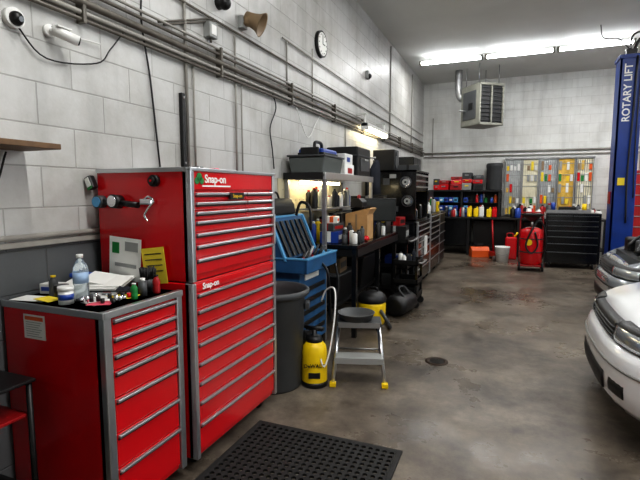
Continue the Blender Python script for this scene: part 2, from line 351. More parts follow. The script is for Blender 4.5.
b=B('clip_on_inspection_lamp'); b.M=Matrix.Translation((-2.115,1.862,1.545))@Matrix.Rotation(math.radians(-25),4,'Y'); b.box(-.022,.022,-.02,.02,-.035,.04,BLK,.008); b.box(-.014,.014,-.024,-.02,-.02,.03,WHT); b.box(-.016,.016,-.026,-.02,-.035,-.022,GRN); b.done()
b=B('paper_notice'); b.M=Matrix.Translation((-1.85,1.874,1.13))@Matrix.Rotation(math.radians(4),4,'Y'); b.box(-.17,.05,-.002,0,-.11,.12,PAPER)
b.box(-.15,-.10,-.003,-.002,.03,.09,GRN); b.box(-.06,.03,-.003,-.002,.05,.10,GRY); b.box(-.13,.02,-.003,-.002,-.04,-.02,GRY); b.done()
b=B('yellow_flyer'); b.M=Matrix.Translation((-1.70,1.868,1.12))@Matrix.Rotation(math.radians(-7),4,'Y'); b.box(-.08,.07,-.002,0,-.1,.09,YPAP)
for i in range(4): b.box(-.06,.05,-.003,-.002,.055-.03*i,.06-.03*i,BLK)
b.done()
ZT=1.007
def bottle(name,x,y,z,r,h,m,cap,neck=.4,label=None):
    b=B(name); b.lathe([(r*.9,0),(r,h*.03),(r,h*.35),(r*.94,h*.4),(r,h*.45),(r,h*.68),(r*.75,h*.8),(r*neck,h*.88),(r*neck,h*.93)],(x,y,z),m)
    b.cyl((x,y,z+h*.92),(x,y,z+h),r*neck*1.15,cap,seg=16)
    if label: b.cyl((x,y,z+h*.38),(x,y,z+h*.62),r*1.01,label,seg=24)
    return b.done()
bottle('water_bottle',-1.80,1.50,ZT,.033,.21,CLEAR,WHT,.38,mat('bottle_label',(150,175,205),.5))
b=B('white_cream_jar'); b.cyl((-1.80,1.42,ZT),(-1.80,1.42,ZT+.06),.031,WHT,seg=28); b.cyl((-1.80,1.42,ZT+.06),(-1.80,1.42,ZT+.078),.033,WHT,seg=28); b.cyl((-1.80,1.42,ZT+.02),(-1.80,1.42,ZT+.045),.0315,BBIN,seg=28); b.done()
b=B('black_tin'); b.cyl((-1.90,1.48,ZT),(-1.90,1.48,ZT+.06),.034,BLK,seg=24); b.cyl((-1.90,1.48,ZT+.06),(-1.90,1.48,ZT+.066),.03,DGR); b.done()
b=B('open_binder'); b.at(-1.95,1.70,ZT,25); b.box(-.14,.16,-.12,.12,0,.012,BLK,.003); b.M=b.M@Matrix.Rotation(math.radians(6),4,'X'); b.box(-.14,.15,-.11,.11,.025,.034,PAPER); b.box(-.12,.17,-.09,.1,.036,.04,PAPER); b.M=b.M@Matrix.Rotation(math.radians(10),4,'Y'); b.box(-.05,.16,-.06,.12,.05,.053,PAPER); b.box(-.15,.0,.05,.13,.02,.04,BBIN,.003); b.done()
b=B('loose_papers')
for k,(x,y,a,w,h,m) in enumerate(((-2.02,1.43,10,.09,.05,PAPER),(-1.70,1.50,-14,.08,.06,PAPER),(-1.72,1.56,18,.06,.05,PAPER),(-1.64,1.46,30,.05,.035,PINK),(-1.66,1.60,5,.07,.04,YPAP),(-1.70,1.49,-34,.05,.05,PAPER),(-1.90,1.41,-8,.06,.035,YPAP))):
    b.at(x,y,ZT+k*.0021,a); b.box(-w,w,-h,h,0,.002,m)
b.done()
b=B('receipt_stack'); b.at(-2.05,1.55,ZT,12); b.box(-.05,.05,-.03,.03,0,.05,WHT,.003); b.box(-.04,.04,-.031,-.03,.015,.035,BBIN); b.done()
b=B('parts_brush_cup'); b.cyl((-1.655,1.77,ZT),(-1.655,1.77,ZT+.06),.036,DGR,.042)
for i in range(40):
    a=random.random()*6.28; r=.034*random.random()**.5
    b.cyl((-1.655+r*math.cos(a),1.77+r*math.sin(a),ZT+.05),(-1.655+r*1.2*math.cos(a),1.77+r*1.2*math.sin(a),ZT+.11+.01*random.random()),.004,BLK,seg=5)
b.done()
b=B('small_spray_can'); b.cyl((-1.60,1.67,ZT),(-1.60,1.67,ZT+.07),.02,DGR,seg=18); b.cyl((-1.60,1.67,ZT+.07),(-1.60,1.67,ZT+.085),.012,WHT); b.done()
bottle('glue_bottle',-1.585,1.60,ZT,.016,.075,GRN,WHT,.5); bottle('glue_bottle',-1.58,1.74,ZT,.018,.09,REDD,BLK,.5); bottle('glue_bottle',-1.98,1.50,ZT,.02,.10,DGR,YEL,.5)
b=B('folded_blue_rag'); b.at(-1.71,1.66,ZT); b.loft([[((.05+.01*math.sin(3*a))*math.cos(a)*k,(.035+.008*math.cos(4*a))*math.sin(a)*k,z+.004*math.sin(5*a)) for a in [i*math.pi/8 for i in range(16)]] for k,z in ((1,.004),(.9,.02),(.6,.034),(.2,.03))],CLOTH); b.done()
b=B('scattered_sockets')
for i in range(20):
    x=-1.74+.17*random.random(); y=1.41+.17*random.random(); b.cyl((x,y,ZT+.013),(x,y,ZT+.022+.025*random.random()),.009,random.choice([CHROME,BLK,CHROME,RED,BLK]),seg=10)
b.at(-1.72,1.56,ZT+.015,20); b.box(-.07,.06,-.012,.012,0,.014,CHROME,.004); b.box(-.03,.10,.02,.035,0,.016,BLK,.004); b.done()
b=B('small_parts_pile')
for i in range(12):
    x=-1.95+.35*random.random();y=2.05+.5*random.random(); b.box(x,x+.05,y,y+.04,1.619,1.63+.012*random.random(),random.choice([PINK,REDD,GRY,CHROME,BLK]),.004)
b.done()

b=B('black_utility_cart')
b.box(-2.13,-1.83,.75,1.28,.70,.715,BLK,.004); b.box(-2.13,-1.83,.75,1.28,.2,.215,BLK,.004)
for x in (-2.12,-1.85):
    for y in (.77,1.26): b.cyl((x,y,0.0),(x,y,.70),.012,BLK)
b.box(-2.13,-1.86,.78,1.26,.55,.565,REDD,.003)
b.done()
b=B('bench_vise'); b.box(-2.10,-1.98,1.08,1.22,.715,.74,BLK,.008); b.box(-2.08,-2.0,1.1,1.2,.74,.8,DGR,.01); b.box(-2.1,-1.98,1.13,1.18,.79,.83,BLK,.008); b.cyl((-2.02,1.15,.765),(-1.9,1.15,.765),.01,STEEL); b.done()

# ------- rubber mat with holes -------
b=B('rubber_floor_mat'); t=bmesh.new(); cs=.042; nx,ny=21,34; mx0,my0=-1.43,1.05
for i in range(nx):
    for j in range(ny):
        cx=mx0+cs*(i+.5);cy=my0+cs*(j+.5);h=cs/2
        O=[(h,0),(h,h),(0,h),(-h,h),(-h,0),(-h,-h),(0,-h),(h,-h)]
        o=[t.verts.new((cx+p[0],cy+p[1],.014)) for p in O]
        n=[t.verts.new((cx+.0145*math.cos(k*math.pi/4),cy+.0145*math.sin(k*math.pi/4),.014)) for k in range(8)]
        d=[t.verts.new((cx+.0145*math.cos(k*math.pi/4),cy+.0145*math.sin(k*math.pi/4),.001)) for k in range(8)]
        for k in range(8):
            q=(k+1)%8
            t.faces.new((o[k],o[q],n[q],n[k])); t.faces.new((n[k],n[q],d[q],d[k]))
bmesh.ops.remove_doubles(t,verts=t.verts[:],dist=.0005)
b.add(t,RUB); W=nx*cs;Hh=ny*cs
for bx in ((mx0-.03,mx0,my0-.03,my0+Hh+.03),(mx0+W,mx0+W+.03,my0-.03,my0+Hh+.03),(mx0,mx0+W,my0-.03,my0),(mx0,mx0+W,my0+Hh,my0+Hh+.03)): b.box(*bx,0,.014,RUB,.003)
b.done()

# ------- trash can -------
b=B('grey_trash_can')
b.lathe([(.215,0),(.225,.02),(.25,.70),(.262,.71),(.275,.715),(.285,.73),(.285,.755),(.272,.765),(.26,.755),(.25,.7),(.21,.03),(0,.03)],(-1.67,3.09,0),DGR,seg=40)
for a in (0,90,180,270):
    b.at(-1.67,3.09,0,a+20); b.box(.25,.285,-.05,.05,.60,.66,DGR,.008)
b.done()
# ------- yellow sprayer -------
b=B('yellow_pump_sprayer'); b.at(-1.365,3.2,0)
b.lathe([(.09,0),(.1,.015),(.1,.05),(.098,.26),(.09,.31),(.065,.345),(.04,.355)],(0,0,0),YEL)
b.lathe([(.102,0),(.104,.02),(.102,.04)],(0,0,0),BLK)
b.lathe([(.06,.34),(.065,.355),(.055,.385),(.03,.395),(.02,.40),(.02,.44)],(0,0,0),BLK)
b.cyl((-.08,0,.45),(.08,0,.45),.014,BLK); b.box(-.07,.07,-.012,.012,.43,.45,BLK,.004); b.box(-.1,-.06,-.03,.03,.29,.42,BLK,.01)
b.M=b.M@Matrix.Rotation(math.radians(22),4,'Z')
b.text('DeWALT',.04,BLK,(0,-.102,.18),'y',bold=True); b.box(-.045,.045,-.101,-.085,.08,.125,BLK,.003)
b.at(-1.365,3.2,0)
b.tube([(.05,0,.3),(.08,-.06,.22),(.11,-.06,.18),(.13,0,.3),(.13,.1,.55),(.09,.2,.72),(.0,.25,.70),(-.05,.26,.6)],.007,WHT)
b.done()
# ------- step stool -------
b=B('folding_step_stool'); b.at(-1.10,3.50,0,18)
for s in (-1,1):
    b.tube([(s*.2,-.24,.015),(s*.16,.02,.44)],.015,SILV,smooth=False)
    b.tube([(s*.2,.26,.015),(s*.16,.06,.44)],.015,SILV,smooth=False)
    b.box(s*.2-.025,s*.2+.025,-.265,-.215,0,.035,YEL,.006); b.box(s*.2-.022,s*.2+.022,.235,.28,0,.035,BLK,.006)
    b.cyl((s*.18,-.12,.22),(s*.18,.16,.22),.008,STEEL)
b.box(-.18,.18,-.10,.12,.435,.465,DGR,.008); b.box(-.185,.185,-.24,-.09,.2,.225,GRY,.008)
b.box(-.19,.19,-.245,-.235,.18,.23,GRY,.003); b.cyl((-.2,.2,.15),(.2,.2,.15),.008,STEEL); b.box(-.165,.165,-.104,-.098,.425,.468,SILV)
b.done()
b=B('oil_drain_pan'); b.at(-1.11,3.51,.469,0); b.lathe([(.13,0),(.15,.05),(.155,.055),(.145,.055),(.125,.01),(0,.01)],(-.02,0,0),DGR); b.done()

# ------- blue parts washer -------
XF=-1.55
b=B('blue_parts_washer')
b.box(-2.1,XF-.08,3.5,4.12,.12,.83,BLUE,.01)
for x in (-2.06,XF-.12):
    for y in (3.54,4.08): b.box(x-.03,x+.03,y-.03,y+.03,0,.12,BLKG)
for bx in ((-2.12,XF,3.46,3.49),(-2.12,XF,4.13,4.16)): b.box(*bx,.81,.93,BLUE,.006); b.box(bx[0],bx[1],bx[2]-.006,bx[3]+.006,.925,.94,BLUEL,.003)
b.box(XF-.02,XF+.01,3.46,4.16,.81,.93,BLUE,.006); b.box(XF-.026,XF+.016,3.455,4.165,.925,.94,BLUEL,.003); b.box(-2.12,XF,3.48,4.14,.82,.84,DGR)
b.prism([(-2.12,.91),(-1.75,.91),(-1.9,1.27),(-2.12,1.27)],'y',3.46,4.14,BLUE,.006)
b.prism([(-2.115,1.27),(-1.89,1.27),(-1.9,1.285),(-2.115,1.285)],'y',3.45,4.15,BLUEL)
for y in (3.45,4.12): b.prism([(-1.75,.91),(-1.73,.91),(-1.885,1.28),(-1.905,1.28)],'y',y,y+.03,BLUEL)
for i in range(6):
    y=3.52+i*.1
    b.prism([(-1.745,.94),(-1.732,.94),(-1.87,1.24),(-1.882,1.24)],'y',y,y+.05,BLK)
for i in range(5): b.box(XF-.08,XF-.072,3.56,4.06,.22+.1*i,.26+.1*i,BLK)
b.box(XF-.085,XF-.07,3.6,3.9,.73,.79,PAPER)
b.tube([(-1.85,3.9,1.28),(-1.8,3.9,1.4),(-1.7,3.88,1.35),(-1.68,3.86,1.15)],.014,BLK)
b.tube([(XF,3.8,.86),(XF+.08,3.75,.78),(XF+.08,3.8,.5),(XF+.04,3.95,.3),(XF+.07,4.05,.6),(XF+.02,4.1,.82)],.012,BLK)
b.done()
b=B('black_tool_bag'); b.at(-1.98,3.75,1.287); b.prism([(-.11,0),(.08,0),(.06,.1),(.02,.15),(-.06,.15),(-.11,.1)],'y',-.27,.27,BLK,.02); b.tube([(-.02,-.1,.14),(-.02,-.05,.2),(-.02,.05,.2),(-.02,.1,.14)],.01,BLK); b.done()
b=B('washer_tray_tools')
for i in range(16):
    y=3.52+.034*i; x=-1.66+.05*random.random(); b.cyl((x-.03,y,.842),(x+.03,y+.03,.92+.13*random.random()),.012,random.choice([BLK,STEEL,BLUEL,DGR,BLK,REDD]),seg=8)
b.done()

# ------- work bench + shelf -------
b=B('black_workbench')
b.box(-2.12,-1.40,4.38,6.2,.92,.96,BLKG,.005); b.box(-2.10,-1.65,4.42,6.15,.28,.31,BLK,.004)
for x in (-2.08,-1.44):
    for y in (4.42,5.3,6.14): b.box(x-.025,x+.025,y-.025,y+.025,0,.92,BLKG,.004)
b.box(-1.44,-1.40,4.4,6.18,.84,.92,BLK); b.box(-2.1,-1.42,4.4,4.44,.84,.92,BLK); b.done()
b=B('metal_storage_shelf')
for x in (-2.11,-1.70):
    b.box(x-.02,x+.02,4.22,4.26,.0,1.68,STEEL,.002); b.box(x-.02,x+.02,5.85,5.89,.961,1.68,STEEL,.002)
b.box(-2.13,-1.68,4.2,5.9,1.645,1.675,STEEL,.003); b.box(-1.7,-1.675,4.2,5.9,1.62,1.69,SILV,.003); b.box(-2.13,-1.7,4.195,4.21,1.62,1.69,BLK)
b.box(-2.12,-1.85,4.45,5.85,1.3,1.32,STEEL,.002)
b.done()
b=B('pegboard'); b.box(XW+.001,XW+.012,4.1,5.9,1.0,1.63,GOLD)
for i in range(16):
    for j in range(5): b.cyl((XW+.012,4.2+i*.1,1.08+j*.11),(XW+.0125,4.2+i*.1,1.08+j*.11),.006,BLK,seg=6)
b.done()
b=B('undershelf_fluorescent_light'); b.box(-2.05,-1.95,4.3,5.5,1.61,1.644,FIXT,.004); b.cyl((-2.0,4.33,1.595),(-2.0,5.47,1.595),.014,TUBEW); b.done()
ZS=1.677
b=B('grey_storage_tote'); b.at(-1.9,4.52,ZS); b.prism([(-.17,0),(.17,0),(.2,.17),(-.2,.17)],'y',-.27,.27,mat('tote_grey',(88,94,92),.5),.012); b.box(-.21,.21,-.29,.29,.17,.19,DGR,.006); b.done()
b=B('blue_tool_case'); b.at(-1.9,4.56,ZS+.191); b.box(-.14,.14,-.2,.2,0,.07,BBIN,.02); b.box(-.145,.145,-.205,.205,.0,.03,BLK,.005); b.box(-.1,.1,-.24,-.2,.0,.08,BLK,.01); b.tube([(.0,-.1,.06),(0,-.08,.14),(0,.08,.14),(0,.1,.06)],.018,BLK); b.done()
b=B('white_carton'); b.box(-2.0,-1.72,4.9,5.22,ZS,ZS+.13,PAPER,.004); b.box(-1.99,-1.73,4.93,5.2,ZS+.131,ZS+.25,WHT,.004); b.box(-1.72,-1.718,5.0,5.15,ZS+.03,ZS+.09,REDD); b.box(-1.73,-1.727,5.0,5.1,ZS+.16,ZS+.21,BBIN); b.done()
b=B('black_storage_case'); b.box(-2.1,-1.70,5.30,5.84,ZS,ZS+.36,BLK,.015); b.box(-1.70,-1.69,5.4,5.76,ZS+.07,ZS+.23,DGR,.004); b.box(-1.69,-1.67,5.5,5.65,ZS+.2,ZS+.22,GRY,.004); b.box(-2.11,-1.69,5.29,5.85,ZS+.25,ZS+.265,DGR); b.done()
def cans(name,x0,x1,y0,y1,z,n,hs=(.12,.24),cols=None,r=(.025,.035)):
    b=B(name); placed=[]; k=0
    while len(placed)<n and k<400:
        k+=1; x=random.uniform(x0,x1);y=random.uniform(y0,y1);rr=random.uniform(*r)
        if any((x-p[0])**2+(y-p[1])**2<(rr+p[2])**2 for p in placed): continue
        placed.append((x,y,rr)); h=random.uniform(*hs); m=random.choice(cols)
        b.lathe([(rr*.95,0),(rr,.01),(rr,h*.8),(rr*.6,h*.88),(rr*.45,h*.9)],(x,y,z),m,seg=14); b.cyl((x,y,z+h*.89),(x,y,z+h),rr*.5,random.choice([WHT,REDD,BLK,BLK]),seg=10)
    return b.done()
def drill(x,y,z,a,m=YEL):
    b=B('power_drill'); b.at(x,y,z,a); b.box(-.04,.04,-.05,.05,0,.05,BLK,.008); b.prism([(-.02,.05),(.03,.05),(.02,.16),(-.03,.16)],'y',-.018,.018,BLK,.005)
    b.cyl((-.07,0,.18),(.07,0,.18),.032,m); b.cyl((.07,0,.18),(.12,0,.18),.022,BLK,.014); b.cyl((.12,0,.18),(.18,0,.18),.004,CHROME); b.done()
def crate(name,x0,x1,y0,y1,z0,h,m,tape=None,rz=0):
    b=B(name); cx,cy=(x0+x1)/2,(y0+y1)/2; b.at(cx,cy,0,rz); X0,X1,Y0,Y1=x0-cx,x1-cx,y0-cy,y1-cy
    b.box(X0,X1,Y0,Y1,z0,z0+h,m,.005)
    if tape: b.box(-.02,.02,Y0-.002,Y1+.002,z0+.01,z0+h+.002,tape); b.box(X1,X1+.002,Y0+.03,Y1-.03,z0+h*.3,z0+h*.7,tape)
    b.done()
MIX=[REDD,BLK,BLK,DGR,WHT,YEL,BBIN,DGR,GRY,STEEL,BLK,WHT,CLOTH,RED]
cans('spray_cans',-1.60,-1.46,4.46,4.80,.961,10,(.1,.22),cols=MIX)
cans('spray_cans',-1.50,-1.45,5.3,5.62,.961,4,cols=MIX)
cans('oil_bottles',-2.06,-1.9,4.5,5.8,1.321,22,(.12,.24),cols=MIX)
cans('oil_bottles',-2.06,-1.93,4.45,5.85,.961,16,(.14,.28),cols=MIX,r=(.03,.045))
b=B('cardboard_box'); b.box(-1.72,-1.46,4.92,5.16,.961,1.25,CARD,.004); b.prism([(-1.72,1.25),(-1.46,1.25),(-1.42,1.31),(-1.44,1.32)],'y',4.92,5.16,CARD); b.box(-1.60,-1.58,4.915,5.165,.97,1.252,TAN); b.done()
crate('parts_carton',-1.86,-1.66,4.48,4.76,.961,.12,BBIN,PAPER,6); crate('parts_carton',-1.85,-1.68,4.5,4.74,1.083,.08,DGR,REDD,-8); crate('parts_carton',-1.82,-1.70,4.54,4.72,1.165,.07,PAPER,ORG,12)
crate('black_equipment_case',-1.88,-1.73,4.82,5.15,.961,.3,BLK,DGR)
b=B('small_toolbox'); b.at(-1.60,5.05,1.325); b.prism([(-.07,0),(.07,0),(.07,.06),(.03,.1),(-.03,.1),(-.07,.06)],'y',-.1,.1,BLK,.006); b.tube([(0,-.04,.1),(0,-.03,.13),(0,.03,.13),(0,.04,.1)],.008,REDD); b.done()
b=B('computer_monitor'); b.at(-1.45,5.42,.961,22); b.box(-.19,.19,-.02,.02,.18,.46,BLK,.008); b.box(-.175,.175,-.023,-.02,.195,.445,GLASS); b.cyl((0,.02,.01),(0,.02,.24),.02,BLK); b.cyl((0,.02,0),(0,.02,.012),.06,BLK); b.done()
crate('black_equipment_case',-1.98,-1.5,5.92,6.18,.961,.3,BLK,DGR); crate('black_equipment_case',-2.0,-1.55,5.93,6.16,1.263,.18,BLK,GRY,3)
drill(-1.52,5.76,.961,-60)
b=B('folded_red_rag'); b.at(-1.455,4.86,.962)
b.loft([[(.035*math.cos(a)*k+.006*math.sin(5*a),.04*math.sin(a)*k+.006*math.cos(4*a),z+.006*math.sin(3*a+z*20)*(1-k*.5)+.008) for a in [i*math.pi/8 for i in range(16)]] for k,z in ((1,.0),(.9,.02),(.6,.04),(.2,.045))],RED); b.done()
b=B('hanging_hand_tools')
for i in range(11):
    y=4.42+i*.13; z=1.22+.03*math.sin(i*2)
    b.cyl((XW+.03,y,z-.16),(XW+.03,y,z),.008,STEEL,seg=8); b.cyl((XW+.03,y,z-.20),(XW+.03,y,z-.08),.014,random.choice([RED,BLK,YEL,BBIN,BLK]),seg=8)
b.done()
b=B('hanging_work_coat')
b.loft([[(-1.66+dx*k,6.02+dy*w+.02*math.sin(z*14),z) for dx,dy in ((-.06,-1),(-.02,-.6),(.03,-.3),(-.01,0),(.04,.3),(-.01,.6),(-.06,1),(-.09,.5),(-.09,-.5))] for z,k,w in ((1.46,1.1,.11),(1.6,1,.115),(1.8,.9,.11),(1.88,.6,.06),(1.92,.3,.02))],CLOTH)
b.cyl((-1.70,6.02,1.9),(-1.72,6.02,1.95),.008,CHROME); b.cyl((-2.14,6.02,1.95),(-1.68,6.02,1.95),.01,STEEL); b.done()
b=B('yellow_shop_vacuum'); b.at(-1.37,4.83,0)
b.lathe([(.12,.05),(.14,.06),(.15,.15),(.152,.27),(.145,.3)],(0,0,0),YEL); b.lathe([(.155,.3),(.158,.32),(.15,.36),(.11,.4),(.05,.415),(0,.418)],(0,0,0),BLK); b.tube([(-.06,0,.41),(-.05,0,.45),(.05,0,.45),(.06,0,.41)],.01,BLK)
for a in range(4):
    x,y=.13*math.cos(a*1.57+.8),.13*math.sin(a*1.57+.8); b.cyl((x-.01,y,.025),(x+.01,y,.025),.025,BLK); b.box(x-.02,x+.02,y-.02,y+.02,.04,.07,BLK,.004)
b.tube([(.12,-.08,.22),(.2,-.15,.15),(.22,-.05,.04),(.12,.18,.03),(-.02,.25,.05)],.02,DGR); b.cyl((0,-.153,.2),(0,-.146,.2),.04,BLK); b.done()
b=B('black_parts_bin'); b.prism([(-2.0,.311),(-1.68,.311),(-1.65,.6),(-2.04,.6)],'y',4.5,5.1,BLK,.01); b.box(-2.06,-1.63,4.48,5.12,.6,.62,DGR,.005); b.done()
b=B('black_parts_bin'); b.prism([(-2.0,.311),(-1.68,.311),(-1.65,.68),(-2.04,.68)],'y',5.4,6.0,BLK,.01); b.box(-2.06,-1.63,5.38,6.02,.68,.7,DGR,.005); b.done()
crate('parts_carton',-1.95,-1.68,4.6,4.9,.621,.16,TAN,DGR,5)
def bag(name,x,y,z,rz,l=.27,r=.16,h=.15,m=BLK):
    b=B(name); b.at(x,y,z,rz); b.loft([[(xx*l,(r+.012*math.sin(5*a+xx*9))*math.cos(a)*k,h*1.02+(h+.01*math.cos(4*a+xx*7))*math.sin(a)*k) for a in [i*math.pi/10 for i in range(20)]] for xx,k in ((-1,.6),(-.93,.88),(-.6,.98),(-.2,1.0),(.2,.96),(.6,1.0),(.93,.88),(1,.6))],m); b.tube([(-.1,-r*.5,h*1.8),(-.08,0,h*2.5),(.08,0,h*2.5),(.1,-r*.5,h*1.8)],.01,DGR); b.done()
bag('black_duffel_bag',-1.20,5.55,0,80,.24,.15,.13)
# black rolling carts
def cart(x0,x1,y0,y1,h,nm='black_rolling_cart'):
    b=B(nm)
    for z in (.12,h*.55,h): b.box(x0,x1,y0,y1,z,z+.02,BLKG,.004); b.box(x0,x0+.012,y0,y1,z,z+.07,BLK); b.box(x1-.012,x1,y0,y1,z,z+.07,BLK); b.box(x0,x1,y0,y0+.012,z,z+.07,BLK); b.box(x0,x1,y1-.012,y1,z,z+.07,BLK)
    for x in (x0+.02,x1-.02):
        for y in (y0+.02,y1-.02): b.box(x-.015,x+.015,y-.015,y+.015,.08,h+.02,BLKG); b.cyl((x,y-.014,.045),(x,y+.014,.045),.045,RUB)
    b.cyl((x1+.05,y0+.03,h+.04),(x1+.05,y1-.03,h+.04),.012,STEEL); b.cyl((x1,y0+.03,h+.04),(x1+.05,y0+.03,h+.04),.01,STEEL); b.cyl((x1,y1-.03,h+.04),(x1+.05,y1-.03,h+.04),.01,STEEL)
    b.done()
cart(-1.72,-1.28,6.26,6.8,.78)
cart(-1.38,-1.06,5.84,6.22,.55)
crate('black_equipment_case',-1.66,-1.34,6.32,6.7,.80,.22,BLK,GRY,5); crate('parts_carton',-1.64,-1.40,6.36,6.6,1.022,.12,REDD,BLK,-6)
crate('black_equipment_case',-1.66,-1.34,6.32,6.7,.15,.2,DGR,BLK); crate('parts_carton',-1.62,-1.36,6.34,6.6,.46,.14,BBIN,WHT)
cans('spray_cans',-1.32,-1.12,5.90,6.16,.572,6,(.1,.2),cols=MIX); crate('black_equipment_case',-1.35,-1.1,5.88,6.18,.142,.12,BLK,DGR)

# ------- black tool cabinets along wall -------
b=B('black_roller_tool_cabinet'); b.at(-1.27,6.87,0)
cabinet(b,1.13,.8,.1,1.05,[(.1,(.6,.4))]*3+[(.13,1),(.16,(.6,.4)),(.2,1),(.24,1)],BLKG,BLKG,SILV,SILV,.04); casters(b,1.13,.8,.1,.05)
b.box(.02,.06,.5,.62,.5,.8,WHT,.01); b.done()
b=B('black_tool_hutch'); b.at(-1.30,6.88,0)
b.box(-.78,0,0,.03,1.052,1.82,BLKG,.004); b.box(-.78,0,1.07,1.1,1.052,1.82,BLKG,.004); b.box(-.78,-.76,0,1.1,1.052,1.82,BLKG); b.box(-.78,.01,0,1.1,1.79,1.82,BLKG,.004); b.box(-.78,0,0,1.1,1.052,1.08,BLKG)
b.box(-.4,-.02,.03,1.07,1.5,1.78,BLKG,.004)
for z in (1.58,1.67,1.76): b.box(-.02,.02,.05,1.05,z-.02,z,SILV,.003)
for x,z,r in ((-.15,1.64,.085),(-.12,1.36,.085)):
    b.cyl((x,0,z),(x,-.04,z),r,DGR,seg=28); b.cyl((x,-.04,z),(x,-.045,z),r*.82,CHROME,seg=28); b.cyl((x,-.045,z),(x,-.05,z),r*.55,GRY,seg=20); b.cyl((x,-.05,z),(x,-.053,z),r*.2,BLK,seg=20)
for x0,x1,z0,z1,m in ((-.5,-.4,1.6,1.7,DGR),(-.32,-.26,1.2,1.28,DGR),(-.55,-.45,1.25,1.42,DGR),(-.4,-.3,1.7,1.76,GRY),(-.7,-.6,1.5,1.6,BBIN)): b.box(x0,x1,-.01,0,z0,z1,m,.002)
b.done()
cans('spray_cans',-1.6,-1.36,7.0,7.9,1.082,14,(.14,.24),cols=MIX+[GRN,YEL])
b=B('black_side_cabinet'); b.at(-1.27,8.06,0)
cabinet(b,1.1,.8,.1,1.12,[(.1,1)]*4+[(.15,1),(.18,1),(.2,1)],BLKG,BLKG,SILV,SILV,.03); casters(b,1.1,.8,.1,.05); b.done()
cans('chemical_bottles',-1.6,-1.32,8.15,9.1,1.121,18,(.14,.3),cols=MIX+[GRN,YEL,WHT],r=(.03,.055))
crate('parts_carton',-2.0,-1.7,8.2,8.6,1.121,.3,BLK,YEL,4); crate('parts_carton',-2.0,-1.7,8.65,9.0,1.121,.4,GRY,BBIN)
b=B('black_speaker_box'); b.box(-2.0,-1.66,7.0,7.3,1.822,2.14,BLK,.01); b.cyl((-1.66,7.15,1.95),(-1.65,7.15,1.95),.1,DGR); b.cyl((-1.66,7.15,2.08),(-1.65,7.15,2.08),.04,DGR); b.done()
b=B('green_oil_jug'); b.box(-1.5,-1.38,7.58,7.66,1.822,1.9,GRN,.02); b.cyl((-1.43,7.62,1.89),(-1.43,7.62,1.93),.02,BLK); b.done()
crate('parts_carton',-1.7,-1.35,7.35,7.52,1.822,.1,DGR,BLK)
b=B('black_locker'); b.box(-2.14,-1.84,9.4,10.2,1.55,2.2,BLKG,.006); b.box(-1.84,-1.83,9.42,9.79,1.57,2.18,BLK,.003); b.box(-1.84,-1.83,9.81,10.18,1.57,2.18,BLK,.003); b.box(-1.83,-1.81,9.76,9.775,1.8,1.9,SILV); b.box(-1.83,-1.81,9.825,9.84,1.8,1.9,SILV); b.done()
b=B('grey_metal_cabinet'); b.at(-1.3,9.25,0); cabinet(b,.9,.8,.06,1.1,[(1,1),(1,1),(1,1),(1,1),(1,1)],DGR,BLK,SILV,None,.02); casters(b,.9,.8,.06,.03); b.done()
crate('black_equipment_case',-2.0,-1.5,9.3,9.9,1.101,.4,BLK,DGR); crate('parts_carton',-1.45,-1.33,9.4,9.6,1.101,.2,YEL,BLK)

# ------- rear bench -------
b=B('rear_workbench'); b.box(-2.1,1.95,11.35,12.15,.86,.9,BLK,.005); b.box(-2.1,1.95,11.45,12.12,.2,.23,BLK)
for x in (-2.05,-.9,.2,1.2,1.9): b.box(x-.03,x+.03,11.38,11.44,0,.86,BLK); b.box(x-.03,x+.03,12.05,12.1,0,.86,BLK)
b.box(-2.0,-.95,11.4,12.1,.23,.86,BLKG,.005); b.box(-.8,.1,11.7,12.1,.23,.8,BLK,.005); b.box(.3,1.8,11.6,12.1,.23,.8,BLKG,.005); b.done()
b=B('rear_storage_shelf'); b.box(-2.1,-.2,11.7,12.18,1.50,1.54,BLK,.003)
for x in (-2.05,-1.1,-.25): b.box(x-.02,x+.02,11.72,12.18,.901,1.5,BLK)
b.box(-2.1,-.2,12.14,12.19,.901,1.5,BLK); b.box(-2.1,-.2,11.8,12.14,1.22,1.235,BLK); b.done()
b=B('blue_parts_bins')
for i in range(9):
    for z in (.902,1.04,1.237):
        x=-1.98+.115*i
        if -1.2<x<-1.07: continue
        b.box(x,x+.1,11.72,12.1,z,z+.12,BBIN if (i+int(z*10))%3 else BLUEL,.01); b.box(x+.02,x+.08,11.715,11.722,z+.04,z+.08,PAPER if i%2 else BLK)
b.done()
b=B('yellow_oil_jugs')
for i,(m,h,dx) in enumerate(((YEL,.22,0),(YEL,.2,.01),(WHT,.24,-.01),(YEL,.19,.02),(RED,.2,0))):
    x=-.95+.14*i+dx; b.box(x,x+.11,11.5,11.65,.901,.901+h,m,.02); b.cyl((x+.03,11.57,.9+h),(x+.03,11.57,.94+h),.02,BLK if i%2 else REDD); b.tube([(x+.05,11.57,.89+h),(x+.08,11.57,.94+h),(x+.10,11.57,.87+h)],.01,m)
b.done()
cans('chemical_bottles',-.85,-.3,11.85,12.08,1.236,10,(.12,.24),cols=[RED,WHT,YEL,BBIN,ORG,GRY,GRN],r=(.03,.045))
cans('chemical_bottles',-1.9,-1.0,11.42,11.62,.901,10,(.12,.26),cols=MIX+[WHT,RED],r=(.03,.05))
b=B('red_tool_cases'); x=-1.80
